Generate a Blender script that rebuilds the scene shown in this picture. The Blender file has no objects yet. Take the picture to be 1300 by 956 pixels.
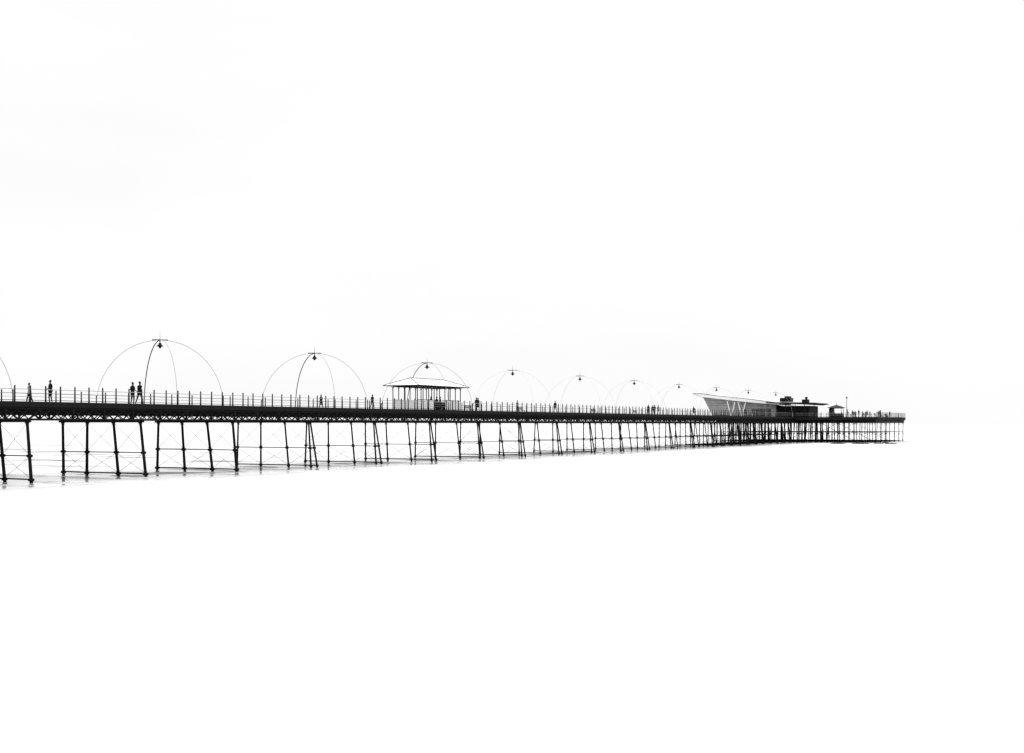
import bpy, math, random
from mathutils import Vector, Matrix
random.seed(7)
TH=math.atan(800/1500.0); ST,CT=math.sin(TH),math.cos(TH)
CAMZ=4.25; DK=5.83
def P(s,d,z): return Vector((s*ST-d*CT, s*CT+d*ST, z))
scn=bpy.context.scene
scn.view_settings.view_transform='Standard'; scn.view_settings.look='None'
scn.view_settings.exposure=0; scn.view_settings.gamma=1

# ---------------- materials
def mat(name,col,rough=0.6,var=0.25,scale=3.0,metal=0.0,spec=0.3,bump=0.0,stretch=(1,1,1)):
    m=bpy.data.materials.new(name); m.use_nodes=True
    nt=m.node_tree; b=nt.nodes['Principled BSDF']
    tc=nt.nodes.new('ShaderNodeTexCoord'); mp=nt.nodes.new('ShaderNodeMapping'); mp.inputs['Scale'].default_value=stretch
    n=nt.nodes.new('ShaderNodeTexNoise'); n.inputs['Scale'].default_value=scale; n.inputs['Detail'].default_value=5
    nt.links.new(tc.outputs['Object'],mp.inputs[0]); nt.links.new(mp.outputs[0],n.inputs['Vector'])
    r=nt.nodes.new('ShaderNodeValToRGB')
    r.color_ramp.elements[0].position=0.3; r.color_ramp.elements[1].position=0.7
    r.color_ramp.elements[0].color=[c*(1-var) for c in col]+[1]
    r.color_ramp.elements[1].color=[min(1,c*(1+var)) for c in col]+[1]
    nt.links.new(n.outputs['Fac'],r.inputs[0]); nt.links.new(r.outputs[0],b.inputs['Base Color'])
    b.inputs['Roughness'].default_value=rough; b.inputs['Metallic'].default_value=metal
    b.inputs['Specular IOR Level'].default_value=spec
    if bump:
        bp=nt.nodes.new('ShaderNodeBump'); bp.inputs['Strength'].default_value=bump; bp.inputs['Distance'].default_value=0.02
        nt.links.new(n.outputs['Fac'],bp.inputs['Height']); nt.links.new(bp.outputs[0],b.inputs['Normal'])
    return m
g=lambda v:(v,v,v)
M_IRON=mat('black_iron',g(0.008),0.75,0.5,2.0,spec=0.08,bump=0.3)
M_WOOD=mat('dark_deck_timber',g(0.012),0.85,0.5,4,spec=0.05,stretch=(1,8,1))
M_RAIL=mat('dark_rail_paint',g(0.01),0.7,0.4,5,spec=0.08)
M_HAND=mat('galvanised_handrail',g(0.30),0.5,0.3,5,spec=0.3)
M_THIN=mat('pale_steel_tube',g(0.25),0.5,0.3,3,spec=0.3)
M_FADED=mat('faded_far_tube',g(0.50),0.5,0.2,3,spec=0.3)  # distance fade put into the colour, for the far lamp tubes
M_WHITE=mat('white_paint',g(0.80),0.6,0.05,3)
M_CLAD=mat('grey_cladding',g(0.34),0.6,0.15,1.2)
M_DARK=mat('dark_panel',g(0.010),0.6,0.4,2,spec=0.1)
M_GLASS=mat('dark_glass',g(0.03),0.2,0.2,2,spec=0.4)
M_STONE=mat('weedy_stone',g(0.05),0.9,0.5,2,spec=0.1,bump=0.5)
M_COAT=mat('dark_coat',g(0.012),0.9,0.4,8,spec=0.1)
M_TROU=mat('dark_trousers',g(0.010),0.9,0.4,8,spec=0.1)
M_SHIRT=mat('pale_shirt',g(0.25),0.9,0.2,8,spec=0.1)
M_SKIN=mat('skin',g(0.12),0.6,0.15,12)
M_HAIR=mat('dark_hair',g(0.01),0.7,0.4,20,spec=0.1)

# ---------------- mesh builder
class MB:
    def __init__(s): s.v=[]; s.f=[]; s.m=[]
    def add(s,vs,fs,mi=0):
        o=len(s.v); s.v+= [tuple(v) for v in vs]; s.f+=[tuple(i+o for i in f) for f in fs]; s.m+=[mi]*len(fs)
    def box(s,a,b,mi=0,fn=P):
        (x0,y0,z0),(x1,y1,z1)=a,b
        vs=[fn(x,y,z) for z in (z0,z1) for (x,y) in ((x0,y0),(x1,y0),(x1,y1),(x0,y1))]
        s.add(vs,[(3,2,1,0),(4,5,6,7),(0,1,5,4),(1,2,6,5),(2,3,7,6),(3,0,4,7)],mi)
    def tube(s,pts,r,n=6,mi=0):
        pts=[Vector(p) for p in pts]; k=len(pts)
        rs=r if isinstance(r,(list,tuple)) else [r]*k
        vs=[]
        ref=None
        for i,p in enumerate(pts):
            t=(pts[min(i+1,k-1)]-pts[max(i-1,0)]).normalized()
            if ref is None:
                ref=Vector((0,0,1)) if abs(t.z)<0.9 else Vector((1,0,0))
            a=t.cross(ref).normalized(); b=a.cross(t).normalized(); ref=b
            for j in range(n):
                an=2*math.pi*(j+.5)/n
                vs.append(p+a*math.cos(an)*rs[i]+b*math.sin(an)*rs[i])
        fs=[(i*n+j,i*n+(j+1)%n,(i+1)*n+(j+1)%n,(i+1)*n+j) for i in range(k-1) for j in range(n)]
        fs.append(tuple(range(n))[::-1]); fs.append(tuple((k-1)*n+j for j in range(n)))
        s.add(vs,fs,mi)
    def prism(s,poly,fn0,fn1,mi=0):
        n=len(poly); vs=[fn0(p) for p in poly]+[fn1(p) for p in poly]
        fs=[tuple(range(n))[::-1],tuple(range(n,2*n))]+[(i,(i+1)%n,n+(i+1)%n,n+i) for i in range(n)]
        s.add(vs,fs,mi)
    def obj(s,name,mats,parent=None,origin=None):
        me=bpy.data.meshes.new(name)
        o=Vector(origin) if origin is not None else Vector((0,0,0))
        me.from_pydata([tuple(Vector(v)-o) for v in s.v],[],s.f)
        for m in mats: me.materials.append(m)
        me.polygons.foreach_set('material_index',s.m); me.update()
        ob=bpy.data.objects.new(name,me); scn.collection.objects.link(ob); ob.location=o
        if parent:
            ob.parent=parent; ob.location=o-parent.location
        return ob
def empty(name,loc=(0,0,0)):
    e=bpy.data.objects.new(name,None); scn.collection.objects.link(e); e.location=loc; e.empty_display_size=1; return e

# ---------------- PIER
pier=empty('pier')
D0,D1=71.0,80.8; S0,S1=24.0,272.0
H0,H1=52.5,90.0; HS0,HS1=272.0,308.0
deck=MB()
deck.box((S0,D0,DK-0.12),(S1,D1,DK))
deck.box((HS0+0.002,H0,DK-0.12),(HS1,H1,DK))
deck.box((S0,D0-0.12,DK-0.34),(S1,D0-0.003,DK+0.06)); deck.box((S0,D1+0.003,DK-0.34),(S1,D1+0.12,DK+0.06))
for (a,b) in (((HS0,H0-0.12,DK-0.6),(HS1,H0-0.003,DK+0.05)),((HS0,H1+0.003,DK-0.6),(HS1,H1+0.12,DK+0.05)),
              ((HS0-0.12,H0,DK-0.6),(HS0-0.003,D0-0.13,DK+0.05)),((HS0-0.12,D1+0.13,DK-0.6),(HS0-0.003,H1,DK+0.05)),
              ((HS1+0.003,H0,DK-0.6),(HS1+0.12,H1,DK+0.05))): deck.box(a,b)
s=S0+0.4
while s<S1:
    deck.box((s,D0+0.05,DK-0.42),(s+0.12,D1-0.05,DK-0.124)); s+=1.1
s=HS0+0.5
while s<HS1:
    deck.box((s,H0+0.05,DK-0.62),(s+0.2,H1-0.05,DK-0.124)); s+=1.9
deck.obj('deck',[M_WOOD],pier)

gir=MB(); ZB=DK-1.28; ZT=DK-0.36
for d in (D0+0.12,D1-0.12):
    gir.box((S0,d-0.10,ZT-0.12),(S1,d+0.10,ZT)); gir.box((S0,d-0.12,ZB),(S1,d+0.12,ZB+0.12))
    s=S0; k=0
    while s<S1:
        st=1.0
        gir.tube([P(s,d-0.03,ZB+0.1),P(s+st,d-0.03,ZT-0.1)],0.045,4)
        gir.tube([P(s+st,d+0.03,ZB+0.1),P(s,d+0.03,ZT-0.1)],0.045,4)
        if k%3==0: gir.box((s-0.06,d-0.07,ZB+0.12),(s+0.06,d+0.07,ZT-0.12))
        c=s+st/2; zc=(ZB+ZT)/2; gir.box((c-0.11,d-0.075,zc-0.11),(c+0.11,d+0.075,zc+0.11))
        s+=st; k+=1
for d in (D0+3.3,D0+6.5):
    gir.box((S0,d-0.05,DK-0.88),(S1,d+0.05,DK-0.43))
for i in range(9):
    d=H0+0.3+i*(H1-H0-0.6)/8
    gir.box((HS0,d-0.1,DK-1.15),(HS1,d+0.1,DK-0.63))
gir.obj('lattice_girders',[M_IRON],pier)

legs=MB(); br=MB()
def collar(p,r=0.24,h=0.22):
    legs.tube([p-Vector((0,0,h/2)),p-Vector((0,0,h*0.25)),p+Vector((0,0,h*0.25)),p+Vector((0,0,h/2))],[r*0.7,r,r,r*0.7],8)
def leg(pt,pb,r=0.115,zs=(0.22,1.95),top=ZB):
    legs.tube([pb,pb.lerp(pt,0.5),pt],[r*1.08,r,r*0.95],8)
    dd=pt-pb
    for z in zs:
        collar(pb+dd*((z-pb.z)/dd.z),r*2.0,0.22)
    legs.tube([pt-Vector((0,0,0.28)),pt-Vector((0,0,0.02))],[r*1.05,r*2.2],8)
    legs.tube([pb+Vector((0,0,-0.05)),pb+Vector((0,0,0.10))],[r*2.4,r*1.9],8)
def at(pb,pt,z): return pb+(pt-pb)*((z-pb.z)/(pt.z-pb.z))
tops=(D0+0.45,D0+3.45,D0+6.45,D1-0.45); bots=(D0-0.15,D0+2.9,D0+6.35,D1-0.40)
k=0; s=59.1-33.0
sl=[]
while s<S1-2:
    sl.append((k,s)); k+=1
    s+=11.0 if s<212 else 5.5
for k,s in sl:
    L=[]
    s2=s+random.uniform(-.06,.06)
    for a,b in zip(tops,bots):
        pt=P(s2,a,ZB); pb=P(s2+random.uniform(-.15,.15),b+random.uniform(-.15,.15),-0.1); L.append((pb,pt))
    if s>86:
        i=0
        d=bots[i]
        leg(P(s-0.12,tops[i],ZB),P(s-0.5,d,-0.1),0.09); leg(P(s+0.14,tops[i],ZB),P(s+0.5,d,-0.1),0.09)
        br.tube([P(s-.34,d+.15,1.95),P(s+.34,d+.15,1.95)],0.045,6)
        for i in (1,2,3): leg(L[i][1],L[i][0],0.09)
    else:
        for pb,pt in L: leg(pt,pb)
    for z,r in ((0.25,0.055),(1.95,0.04)):
        for i in range(3):
            br.tube([at(*L[i],z),at(*L[i+1],z)],r,6)
    br.box((s-0.12,D0+0.1,ZB-0.16),(s+0.12,D1-0.1,ZB-0.003))
    for i in range(3):
        for (za,zb) in ((0.3,1.9),(2.0,ZB-0.2)):
            br.tube([at(*L[i],za),at(*L[i+1],zb)],0.014,5); br.tube([at(*L[i],zb),at(*L[i+1],za)],0.014,5)
hs=[HS0+0.4+i*(HS1-HS0-0.8)/6 for i in range(7)]; hd=[H0+0.4+i*(H1-H0-0.8)/9 for i in range(10)]
for a in hs:
    for b in hd:
        leg(P(a,b,DK-1.15),P(a+random.uniform(-.1,.1),b+random.uniform(-.1,.1),-0.1),0.085)
        if b>62 and a<hs[-1]:
            leg(P(a+3,b+1.6,DK-1.15),P(a+3+random.uniform(-.3,.3),b+1.6+random.uniform(-.4,.4),-0.1),0.12)
            br.tube([P(a+3,b+1.6,.25),P(a+3,b,.25)],.06,6)
    for i in range(9):
        for z in (0.25,2.4): br.tube([P(a,hd[i],z),P(a,hd[i+1],z)],0.045,6)
        if a in (hs[0],hs[-1],hs[3]):
            br.tube([P(a,hd[i],0.3),P(a,hd[i+1],2.3)],0.018,5); br.tube([P(a,hd[i],2.3),P(a,hd[i+1],0.3)],0.018,5)
            br.tube([P(a,hd[i],2.4),P(a,hd[i+1],DK-1.3)],0.018,5); br.tube([P(a,hd[i],DK-1.3),P(a,hd[i+1],2.4)],0.018,5)
for b in hd:
    for z in (0.25,2.4): br.tube([P(hs[0],b,z),P(hs[-1],b,z)],0.045,6)
    br.box((HS0+.1,b-0.12,DK-1.32),(HS1-.1,b+0.12,DK-1.16))
legs.obj('iron_columns',[M_IRON],pier); br.obj('cross_bracing',[M_IRON],pier)

rail=MB()
def railing(a,b,step=1.35,h=1.12):
    a=Vector(a); b=Vector(b); L=(b-a).length; n=max(1,round(L/step))
    for i in range(n+1):
        q=a.lerp(b,i/n)
        rail.tube([P(q.x,q.y,DK),P(q.x,q.y,DK+h)],[0.068,0.055],5)
        rail.tube([P(q.x,q.y,DK+h),P(q.x,q.y,DK+h+0.10)],[0.07,0.045],5)
    for z,r,m in ((0.16,0.022,0),(0.42,0.012,1),(0.68,0.012,1),(0.95,0.024,1)):
        rail.tube([P(a.x,a.y,DK+z),P(b.x,b.y,DK+z)],r,5,m)
railing((S0,D0-0.02),(HS0,D0-0.02)); railing((S0,D1+0.02),(HS0,D1+0.02),2.7)
railing((HS0,D0-.02),(HS0,H0),1.6); railing((HS0,H0),(HS1,H0),1.6); railing((HS1,H0),(HS1,H1),1.6)
railing((HS1,H1),(HS0,H1),1.6); railing((HS0,H1),(HS0,D1),1.6)
rail.obj('railings',[M_RAIL,M_HAND],pier)

# ---------------- ARCHED LAMPS (far copies thinned and paled to imitate fading with distance)
def build_arch(rt,rf_,rn,rb):
    m=MB(); a,b=2.8,4.72; Ht=5.78
    fn=lambda s,d,z: Vector((s*ST-d*CT, s*CT+d*ST, z))
    for (sa,sb) in ((-1,-1),(1,-1),(-1,1),(1,1)):
        thick=(sa,sb)==(1,1)
        pts=[fn(sa*a*math.cos(t),sb*b*math.cos(t),0.0+Ht*math.sin(t)) for t in [i*math.pi/2/22 for i in range(23)]]
        m.tube(pts,rt if thick else (rf_ if sb>0 else rn),6,0 if thick else 1)
        m.tube([fn(sa*a,sb*b,0),fn(sa*a,sb*b,0.9)],0.05,6,0)
        m.tube([fn(sa*a,sb*b,0),fn(sa*a,sb*b,0.06)],0.13,8,0)
    m.tube([fn(-0.45,0.5,Ht+0.02),fn(0.45,-0.5,Ht+0.02)],rb,8,2)
    m.tube([fn(-0.2,-0.2,Ht),fn(0.2,0.2,Ht)],rb*.9,8,2)
    m.tube([Vector((0,0,Ht-0.1)),Vector((0,0,Ht+0.15)),Vector((0,0,Ht+0.7))],[rb,0.02,0.006],6,2)
    prof=[(Ht-0.04,0.04),(Ht-0.22,0.04),(Ht-0.24,0.10),(Ht-0.36,0.12),(Ht-0.42,0.18),(Ht-0.52,0.30),(Ht-0.55,0.30),(Ht-0.56,0.14),(Ht-0.68,0.10),(Ht-0.72,0.03)]
    m.tube([Vector((0,0,z)) for z,r in prof],[r for z,r in prof],12,2)
    return m
near=build_arch(.042,.019,.021,.042).obj('arched_lamp',[M_IRON,M_THIN,M_IRON]); near.location=P(76.8-21.9,75.9,DK)
far=None
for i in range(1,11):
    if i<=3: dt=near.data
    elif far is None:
        far=build_arch(.015,.010,.012,.035).obj('arched_lamp',[M_FADED,M_FADED,M_IRON]); far.location=P(76.8+21.9*(i-1),75.9,DK); continue
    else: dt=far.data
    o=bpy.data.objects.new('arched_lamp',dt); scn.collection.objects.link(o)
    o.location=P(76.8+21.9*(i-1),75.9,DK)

# ---------------- SHELTER
sc=(120.7,75.9); sh=empty('pier_shelter',P(sc[0],sc[1],DK))
F=lambda x,y,z:P(sc[0]+x,sc[1]+y,DK+z)
L2,W2=4.9,1.7
m=MB()
Lr,Wr=5.8,2.45; ze=2.95; zr=3.85; rl=3.7
vs=[F(-Lr,-Wr,ze),F(Lr,-Wr,ze),F(Lr,Wr,ze),F(-Lr,Wr,ze),F(-rl,0,zr),F(rl,0,zr)]
m.add(vs,[(0,1,5,4),(2,3,4,5),(1,2,5),(3,0,4),(3,2,1,0)],0)
for i in range(17):
    x=-Lr+0.15+i*(2*Lr-0.3)/16
    f=1 if abs(x)<=rl else (Lr-abs(x))/(Lr-rl)
    for sy in (-1,1):
        m.tube([F(x,sy*Wr,ze+0.03),F(x, sy*Wr*(1-f),ze+(zr-ze)*f+0.03)],0.016,4,1)
for i in range(1,6):
    y=-Wr+i*2*Wr/6; f=1-abs(y)/Wr
    for sx in (-1,1): m.tube([F(sx*Lr,y,ze+.03),F(sx*(Lr-(Lr-rl)*f),y,ze+(zr-ze)*f+.03)],0.016,4,1)
for a,b in ((0,4),(1,5),(2,5),(3,4),(4,5)): m.tube([vs[a]+Vector((0,0,.03)),vs[b]+Vector((0,0,.03))],0.030,6,2)
for a,b in ((0,1),(1,2),(2,3),(3,0)): m.tube([vs[a]-Vector((0,0,.03)),vs[b]-Vector((0,0,.03))],0.06,4,2)
m.obj('hipped_roof',[M_WHITE,M_CLAD,M_DARK],sh)
m=MB()
for i in range(9):
    x=-L2+i*2*L2/8
    for y in (-W2,W2):
        m.tube([F(x,y,0),F(x,y,2.93)],0.055,6)
        for dx in (-.35,.35): m.tube([F(x,y,2.5),F(x+dx,y,2.88)],0.02,4)
for y in (-W2,W2): m.box((-L2,y-.05,2.78),(L2,y+.05,2.92),0,F)
for x in (-L2,L2):
    m.box((x-.05,-W2,2.78),(x+.05,W2,2.92),0,F); m.tube([F(x,0,0),F(x,0,2.9)],0.05,6)
for y in (-W2,W2): m.box((-L2+.05,y-.03,1.25),(L2-.05,y+.03,1.31),0,F)
m.obj('posts',[M_DARK],sh)
m=MB()
for i in range(8):
    if i in (3,4): continue
    x=-L2+i*2*L2/8
    for y in (-W2,W2):
        m.box((x+.09,y-.03,0.15),(x+2*L2/8-.09,y+.03,1.24),0,F)
for x in (-L2,L2):
    for (a,b) in ((-W2+.08,-.08),(.08,W2-.08)): m.box((x-.03,a,.15),(x+.03,b,1.24),0,F)
m.obj('panels',[M_WHITE],sh)
m=MB()
m.box((-4.2,-.3,.42),(4.2,.3,.48),0,F); m.box((-4.2,-.03,.48),(4.2,.03,1.0),0,F)
for i in range(6):
    x=-4+i*1.6; m.box((x-.04,-.25,0),(x+.04,.25,.418),0,F)
m.obj('bench',[M_DARK],sh)

# ---------------- PAVILION (on pier head)
pv=empty('pier_pavilion',P(276,80,DK))
ss0,ss1=273.6,284.0
m=MB()
body=[(91.0,DK),(93.6,DK+4.9),(84,DK+3.75),(75.8,DK+2.75),(75.8,DK)]
m.prism(body,lambda p:P(ss0,p[0],p[1]),lambda p:P(ss1,p[0],p[1]),0)
for i in range(11):
    z=DK+0.5+i*0.4
    dl=91.0+(z-DK)/4.9*2.6-0.1; dr=75.9 if z<DK+2.6 else 75.9+(z-DK-2.6)/2.15*17.7
    if dr<dl-1: m.box((ss0-.05,dr,z),(ss0-.004,dl,z+.05),1)
m.obj('clad_walls',[M_CLAD,M_DARK],pv)
m=MB()
rf=[(95.6,DK+5.75),(93.6,DK+5.72),(89,DK+5.15),(84,DK+4.6),(79,DK+4.0),(74.6,DK+3.35),(74.6,DK+2.85),(84,DK+3.8),(93.6,DK+4.95)]
m.prism(rf,lambda p:P(ss0-1.6,p[0],p[1]),lambda p:P(ss1+1.2,p[0],p[1]),0)
m.obj('sweeping_roof',[M_WHITE],pv)
m=MB()
m.tube([P(ss0-1.62,p[0],p[1]+.02) for p in rf[:6]],0.06,6)
m.tube([P(ss0-1.62,p[0],p[1]-.02) for p in rf[6:]]+[P(ss0-1.62,95.6,DK+5.73)],0.03,6)
m.obj('roof_edge_trim',[M_DARK],pv)
m=MB()
for d in (86.2,83.6):
    m.tube([P(ss0-1.2,d,DK),P(ss0-1.3,d+.95,DK+3.9)],0.12,8); m.tube([P(ss0-1.2,d,DK),P(ss0-1.3,d-.95,DK+3.7)],0.12,8)
m.obj('v_columns',[M_WHITE],pv)
m=MB()
for i in range(5):
    d=77.0+i*0.95; m.box((ss0-.07,d,DK+.3),(ss0-.003,d+.8,DK+2.0),0)
m.obj('windows',[M_GLASS],pv)
m=MB()
m.box((ss0+1,68.2,DK),(ss1-1,75.7,DK+2.7),0)
m.prism([(77.6,DK+3.62),(66.0,DK+3.35),(65.4,DK+3.1),(67,DK+2.85),(77.6,DK+3.46)],lambda p:P(ss0-2.2,p[0],p[1]+.0),lambda p:P(ss0+9,p[0],p[1]),0)
for i in range(5):
    d=66.4+i*2.2; m.tube([P(ss0-1.8,d,DK),P(ss0-1.8,d,DK+3.05)],0.08,6)
m.box((ss0+2,73.0,DK+3.7),(ss0+5,75.4,DK+4.6),0); m.box((ss0+2.4,73.3,DK+4.6),(ss0+4.4,74.4,DK+5.0),0)
m.box((ss0+2,68.9,DK+3.5),(ss0+4,70.2,DK+4.2),0)
m.tube([P(ss0+3,69.4,DK+4.2),P(ss0+3,69.4,DK+4.8)],[.25,.35],8)
m.obj('cafe_wing',[M_DARK],pv)

# ---------------- KIOSK, LAMP POST, BENCHES on head
K=(288.0,65.0); kk=empty('kiosk',P(K[0],K[1],DK)); FK=lambda x,y,z:P(K[0]+x,K[1]+y,DK+z)
m=MB(); m.box((-1.3,-1.5,0),(1.3,1.5,1.0),0,FK); m.box((-1.3,0.9,1.0),(1.3,1.5,2.2),0,FK); m.box((-1.2,-1.4,2.2),(1.2,1.4,2.35),0,FK)
for x in (-1.2,1.2):
    for y in (-1.4,0.8): m.tube([FK(x,y,1),FK(x,y,2.2)],0.06,6)
m.obj('counter_walls',[M_DARK],kk)
m=MB(); vs=[FK(-1.8,-2.0,2.35),FK(1.8,-2.0,2.35),FK(1.8,2.0,2.35),FK(-1.8,2.0,2.35),FK(0,0,3.1)]
m.add(vs,[(0,1,4),(1,2,4),(2,3,4),(3,0,4),(3,2,1,0)]); m.tube([FK(0,0,3.0),FK(0,0,3.4)],.05,6); m.obj('pyramid_roof',[M_DARK],kk)
m=MB(); m.tube([P(290,63,DK),P(290,63,DK+.8),P(290,63,DK+4.7)],[.12,.07,.05],8); m.tube([P(290,62.7,DK+4.7),P(290,63.3,DK+4.7)],.04,6)
m.tube([P(290,63,DK+4.7),P(290,63,DK+4.78),P(290,63,DK+5.1)],[.12,.2,.05],8)
m.obj('street_lamp',[M_IRON],None,P(290,63,DK))
def bench():
    m=MB(); fn=lambda x,y,z:Vector((x,y,z))
    for y in (-.2,-.07,.06): m.box((-.9,y,.43),(.9,y+.1,.47),0,fn)
    for z in (.55,.7,.85): m.box((-.9,.2,z),(.9,.24,z+.1),0,fn)
    for x in (-.8,.8):
        m.box((x-.03,-.2,0),(x+.03,-.14,.428),0,fn); m.box((x-.03,.14,0),(x+.03,.196,.95),0,fn); m.box((x-.03,-.14,.36),(x+.03,.14,.40),0,fn); m.box((x-.03,-.2,.62),(x+.03,.14,.66),0,fn)
    return m
b0=None
for (s,d) in ((137,79.6),(152,79.6),(178,79.6),(196,79.6),(276,56),(281,54.5),(288,54.5),(295,54.5),(302,56),(300,64)):
    if b0 is None: b0=bench().obj('park_bench',[M_DARK]); o=b0
    else:
        o=bpy.data.objects.new('park_bench',b0.data); scn.collection.objects.link(o)
    o.location=P(s,d,DK); o.rotation_euler=(0,0,math.pi/2-TH)

# ---------------- PEOPLE
def person_mesh(name,stride,lean,top_mat,armbend=0.0,longhair=False,skirt=False):
    V=[];R=[];E=[]
    def v(p,r,par=None):
        V.append(p);R.append(r if isinstance(r,tuple) else (r,r)); i=len(V)-1
        if par is not None: E.append((par,i))
        return i
    pel=v((0,0,.94),(.15,.11)); wa=v((0,.0,1.08),(.135,.10),pel); ch=v((0,.01+lean*.5,1.27),(.165,.115),wa)
    um=v((0,lean,1.41),(.10,.085),ch); nk=v((0,lean+.01,1.49),.052,um)
    h1=v((0,lean+.03,1.56),(.062,.075),nk); h2=v((0,lean+.02,1.64),(.078,.095),h1); h3=v((0,lean+.012,1.71),(.06,.075),h2)
    for sx in (-1,1):
        sw=stride*sx
        sh=v((sx*.17,lean,1.40),.062,um); el=v((sx*.235,lean-.04-sw*.35+armbend*.05,1.13),.045,sh)
        wr=v((sx*.235,lean+.05-sw*.45+armbend*.2,.90+armbend*.18),.029,el)
        pa=v((sx*.235,lean+.075-sw*.5+armbend*.27,.84+armbend*.2),(.022,.036),wr)
        px,py,pz=V[pa]
        for j,(oy,ln) in enumerate(((-.03,.055),(-.010,.07),(.011,.075),(.032,.066))):
            a=v((px,py+oy,pz-.04),.009,pa); b=v((px-sx*.008,py+oy,pz-.04-ln*.55),.0085,a); v((px-sx*.022,py+oy+.004,pz-.04-ln),.0075,b)
        a=v((px-sx*.01,py+.05,pz+.005),.010,pa); v((px-sx*.02,py+.062,pz-.04),.009,a)
        hp=v((sx*.095,0,.86),(.095,.095),pel); kn=v((sx*.10,sw*.45+.03,.49),.062,hp); an=v((sx*.10,sw*.9-.03,.10+ (0.03 if sw<0 else 0)),.042,kn)
        he=v((sx*.10,sw*.9-.05,.05),.042,an); v((sx*.115,sw*.9+.13,.035),(.042,.028),he)
    me=bpy.data.meshes.new('t'); me.from_pydata(V,E,[]); ob=bpy.data.objects.new('t',me); scn.collection.objects.link(ob)
    sk=ob.modifiers.new('s','SKIN'); sk.use_smooth_shade=True
    sd=ob.modifiers.new('b','SUBSURF'); sd.levels=1; sd.render_levels=1
    lay=me.skin_vertices[0].data
    for i,r in enumerate(R): lay[i].radius=r; lay[i].use_root=(i==0)
    dg=bpy.context.evaluated_depsgraph_get(); dg.update()
    m2=bpy.data.meshes.new_from_object(ob.evaluated_get(dg)); bpy.data.objects.remove(ob)
    mb=MB(); mb.v=[tuple(x.co) for x in m2.vertices]
    for p in m2.polygons:
        c=p.center; mi=0
        if c.z>1.50: mi=2
        elif c.z<.08: mi=4
        elif abs(c.x)>.19 and c.z<.90+armbend*.18: mi=2
        elif c.z<.90 and abs(c.x)<.21: mi=1
        if c.z>1.56 and (c.y<lean+.0 or c.z>1.69): mi=3
        mb.f.append(tuple(p.vertices)); mb.m.append(mi)
    hy=lean+.02
    def ball(c,r,mi,n=8):
        vs=[];fs=[]
        for i in range(n+1):
            t=math.pi*i/n
            for j in range(n): vs.append((c[0]+r[0]*math.sin(t)*math.cos(2*math.pi*j/n),c[1]+r[1]*math.sin(t)*math.sin(2*math.pi*j/n),c[2]+r[2]*math.cos(t)))
        for i in range(n):
            for j in range(n): fs.append((i*n+j,(i+1)*n+j,(i+1)*n+(j+1)%n,i*n+(j+1)%n))
        mb.add(vs,fs,mi)
    ball((0,hy-.022,1.672),(.083,.095,.082),3,10)
    if longhair: ball((0,hy-.06,1.57),(.075,.05,.13),3)
    ball((0,hy+.100,1.615),(.013,.020,.024),2)
    for sx in (-1,1):
        ball((sx*.03,hy+.085,1.642),(.012,.010,.008),3); ball((sx*.082,hy,1.63),(.012,.022,.032),2)
    ball((0,hy+.088,1.578),(.024,.008,.006),4)
    n=14; prof=[(1.12,.155,.12),(1.0,.175,.135),(.86,.195,.155)] + ([(.55,.24,.2)] if skirt else [])
    vs=[(a*math.cos(2*math.pi*j/n),b*math.sin(2*math.pi*j/n),z) for z,a,b in prof for j in range(n)]
    mb.add(vs,[(i*n+j,(i+1)*n+j,(i+1)*n+(j+1)%n,i*n+(j+1)%n) for i in range(len(prof)-1) for j in range(n)],0)
    me=bpy.data.meshes.new(name); me.from_pydata(mb.v,[],mb.f)
    for mm in (top_mat,M_TROU,M_SKIN,M_HAIR,M_DARK): me.materials.append(mm)
    me.polygons.foreach_set('material_index',mb.m); me.polygons.foreach_set('use_smooth',[True]*len(mb.f)); me.update()
    return me
PM=[person_mesh('man_walking',.32,.03,M_COAT),person_mesh('woman_walking',.24,.02,M_COAT,.4,True,True),
    person_mesh('man_standing',.04,.0,M_COAT,.8),person_mesh('visitor_pale',.28,.03,M_SHIRT,.2)]
def person(i,s,d,head=0.0,sc=1.0):
    o=bpy.data.objects.new('pedestrian',PM[i]); scn.collection.objects.link(o)
    o.location=P(s,d,DK); o.rotation_euler=(0,0,-TH+head); o.scale=(sc,)*3
for a in ((2,70.8,73.0,0,1.07),(0,71.75,73.2,.1,1.12),(2,62.2,72.6,3.0,1.0),(3,64.8,78,3.1,.98),(0,106.4,74,0,.95),(1,103.9,79,3.1,.95),
  (2,127.5,73,1.2),(1,129.6,74,0),(0,151.9,74,3.1),(0,187.9,74,0),(1,189,74.4,0),(2,190.4,73.8,1),(0,191.6,74.6,3.1),(3,192.6,74,0),
  (2,119.6,74.7,1.5),(1,121,74.8,-1.5),(2,122,74.9,2),(1,211,74,3.1),(0,240,73,0),(3,146,77,3)): person(*a)
for i in range(15):
    person(random.choice((0,1,2,2,3)),random.uniform(274,306),random.uniform(54,66),random.uniform(0,6.28),random.uniform(.92,1.05))

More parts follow.
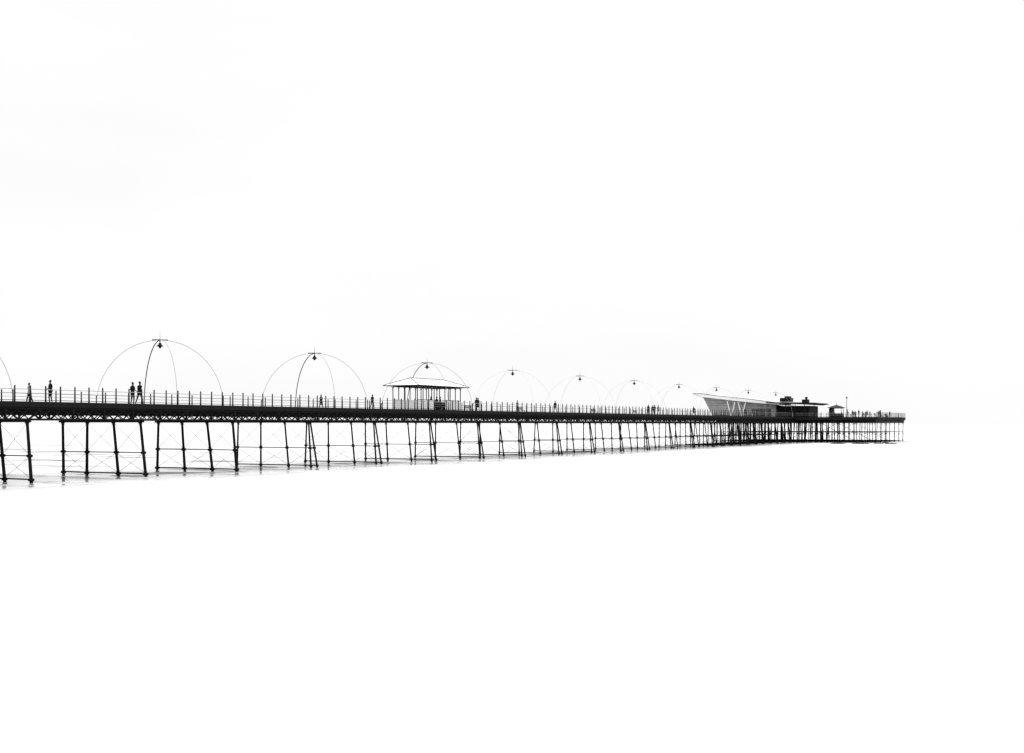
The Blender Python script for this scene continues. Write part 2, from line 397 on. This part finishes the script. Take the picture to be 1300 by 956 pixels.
# ---------------- low rocks near the pier end
random.seed(3)
def rock(s,d,l,w,h):
    m=MB(); n=12
    prof=[(-.05,1.05),(h*.4,.95),(h*.8,.7),(h,.35)]
    vs=[]
    for z,k in prof:
        for j in range(n):
            a=2*math.pi*j/n; q=k*random.uniform(.8,1.1); vs.append(P(s+w*q*math.sin(a)*.5,d+l*q*math.cos(a)*.5,z+random.uniform(-.03,.03)))
    m.add(vs,[(i*n+j,i*n+(j+1)%n,(i+1)*n+(j+1)%n,(i+1)*n+j) for i in range(3) for j in range(n)]+[tuple(3*n+j for j in range(n))])
    m.obj('rock',[M_STONE],None,P(s,d,0))
rock(258,58,3.5,1.5,.22); rock(260,53.5,4.0,2,.25); rock(264,50.6,2.2,1.2,.2); rock(270,50.2,1.5,1,.3); rock(262,47.5,2.6,1.2,.2)

# ---------------- GROUND
def sheet(name,corners,z,m):
    me=bpy.data.meshes.new(name); me.from_pydata([(c[0],c[1],z) for c in corners],[],[(0,1,2,3)]); me.materials.append(m); me.update()
    o=bpy.data.objects.new(name,me); scn.collection.objects.link(o); return o
m=bpy.data.materials.new('wet_sand'); m.use_nodes=True; nt=m.node_tree; N=nt.nodes; Lk=nt.links
b=N['Principled BSDF']; geo=N.new('ShaderNodeNewGeometry')
rot=N.new('ShaderNodeVectorRotate'); rot.rotation_type='Z_AXIS'; rot.inputs['Angle'].default_value=-(math.pi/2-TH)
Lk.new(geo.outputs['Position'],rot.inputs['Vector'])
sep=N.new('ShaderNodeSeparateXYZ'); Lk.new(rot.outputs[0],sep.inputs[0])   # x = along pier, y = across
def mr(inp,a,b_,c=0,d=1):
    n=N.new('ShaderNodeMapRange'); n.inputs[1].default_value=a; n.inputs[2].default_value=b_; n.inputs[3].default_value=c; n.inputs[4].default_value=d
    Lk.new(inp,n.inputs[0]); return n.outputs[0]
def mul(a,b_):
    n=N.new('ShaderNodeMath'); n.operation='MULTIPLY'
    for i,x in enumerate((a,b_)):
        if isinstance(x,float): n.inputs[i].default_value=x
        else: Lk.new(x,n.inputs[i])
    return n.outputs[0]
def noise(scale,stretch,detail=4):
    mp=N.new('ShaderNodeMapping'); mp.inputs['Scale'].default_value=stretch; Lk.new(rot.outputs[0],mp.inputs[0])
    n=N.new('ShaderNodeTexNoise'); n.inputs['Scale'].default_value=scale; n.inputs['Detail'].default_value=detail; n.inputs['Roughness'].default_value=.6
    Lk.new(mp.outputs[0],n.inputs['Vector']); return n.outputs['Fac']
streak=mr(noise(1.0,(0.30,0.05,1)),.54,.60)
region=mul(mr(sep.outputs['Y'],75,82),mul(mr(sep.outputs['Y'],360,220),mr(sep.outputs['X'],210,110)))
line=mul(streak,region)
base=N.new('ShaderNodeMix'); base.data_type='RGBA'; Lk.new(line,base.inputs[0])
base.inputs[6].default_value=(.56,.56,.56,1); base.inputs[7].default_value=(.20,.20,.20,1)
Lk.new(base.outputs[2],b.inputs['Base Color'])
pud=mul(mr(noise(1.0,(0.22,0.10,1),3),.40,.50),mul(mr(sep.outputs['Y'],60,67),mr(sep.outputs['Y'],130,90)))
Lk.new(mr(pud,0,1,.95,.08),b.inputs['Roughness']); Lk.new(mr(pud,0,1,.05,.5),b.inputs['Specular IOR Level'])
bp=N.new('ShaderNodeBump'); bp.inputs['Strength'].default_value=.18; bp.inputs['Distance'].default_value=.02
Lk.new(noise(1.0,(2.2,.7,1),5),bp.inputs['Height']); Lk.new(bp.outputs[0],b.inputs['Normal'])
B=9000
sheet('sand_beach',[(-B,-200),(B,-200),(B,B),(-B,B)],0.0,m)
msea=mat('silty_sea',g(.60),.35,.06,.05,spec=.3,bump=.3)
c=[P(325,-4000,0),P(8500,-4000,0),P(8500,7000,0),P(325,7000,0)]
sheet('sea',[(p.x,p.y) for p in c],0.03,msea)

# ---------------- SKY + SUN
EL,AZ=math.radians(48),math.radians(25)
w=bpy.data.worlds.new('World'); scn.world=w; w.use_nodes=True; nt=w.node_tree; N=nt.nodes; Lk=nt.links
bg=N['Background']; bg.inputs['Strength'].default_value=0.1
sky=N.new('ShaderNodeTexSky'); sky.sky_type='NISHITA'; sky.sun_disc=False; sky.sun_elevation=EL; sky.sun_rotation=AZ; sky.dust_density=4
bw=N.new('ShaderNodeRGBToBW'); Lk.new(sky.outputs[0],bw.inputs[0])
tc=N.new('ShaderNodeTexCoord'); sp=N.new('ShaderNodeSeparateXYZ'); Lk.new(tc.outputs['Generated'],sp.inputs[0])
grad=N.new('ShaderNodeValToRGB'); Lk.new(sp.outputs['Z'],grad.inputs[0])
e=grad.color_ramp.elements; e[0].position=0; e[0].color=(.42,)*3+(1,); e[1].position=1; e[1].color=(1,1,1,1)
x=e.new(.34); x.color=(.42,)*3+(1,); x=e.new(.6); x.color=(.8,)*3+(1,)
mp=N.new('ShaderNodeMapping'); mp.inputs['Scale'].default_value=(1,1,4); Lk.new(tc.outputs['Generated'],mp.inputs[0])
nz=N.new('ShaderNodeTexNoise'); nz.inputs['Scale'].default_value=2.2; nz.inputs['Detail'].default_value=6; Lk.new(mp.outputs[0],nz.inputs['Vector'])
r=N.new('ShaderNodeMapRange'); r.inputs[1].default_value=.3; r.inputs[2].default_value=.7; r.inputs[3].default_value=.97*24; r.inputs[4].default_value=1.03*24
Lk.new(nz.outputs['Fac'],r.inputs[0])
mu=N.new('ShaderNodeMath'); mu.operation='MULTIPLY'; Lk.new(grad.outputs[0],mu.inputs[0]); Lk.new(r.outputs[0],mu.inputs[1])
mx=N.new('ShaderNodeMix'); mx.data_type='FLOAT'; mx.inputs[0].default_value=.97; Lk.new(bw.outputs[0],mx.inputs[2]); Lk.new(mu.outputs[0],mx.inputs[3])
Lk.new(mx.outputs[0],bg.inputs['Color'])
sd=bpy.data.lights.new('sun','SUN'); sd.energy=1.0; sd.angle=math.radians(15); sd.color=(1,.985,.96)
so=bpy.data.objects.new('sun',sd); scn.collection.objects.link(so)
dirv=Vector((math.sin(AZ)*math.cos(EL),math.cos(AZ)*math.cos(EL),math.sin(EL)))
so.rotation_euler=dirv.to_track_quat('Z','Y').to_euler()

cd=bpy.data.cameras.new('camera'); cam=bpy.data.objects.new('camera',cd); scn.collection.objects.link(cam)
cam.location=(0,0,CAMZ); cam.rotation_euler=(math.pi/2,0,0); cd.sensor_width=36; cd.lens=36*1500/1300; cd.shift_y=60.5/1300
cd.clip_end=20000; scn.camera=cam
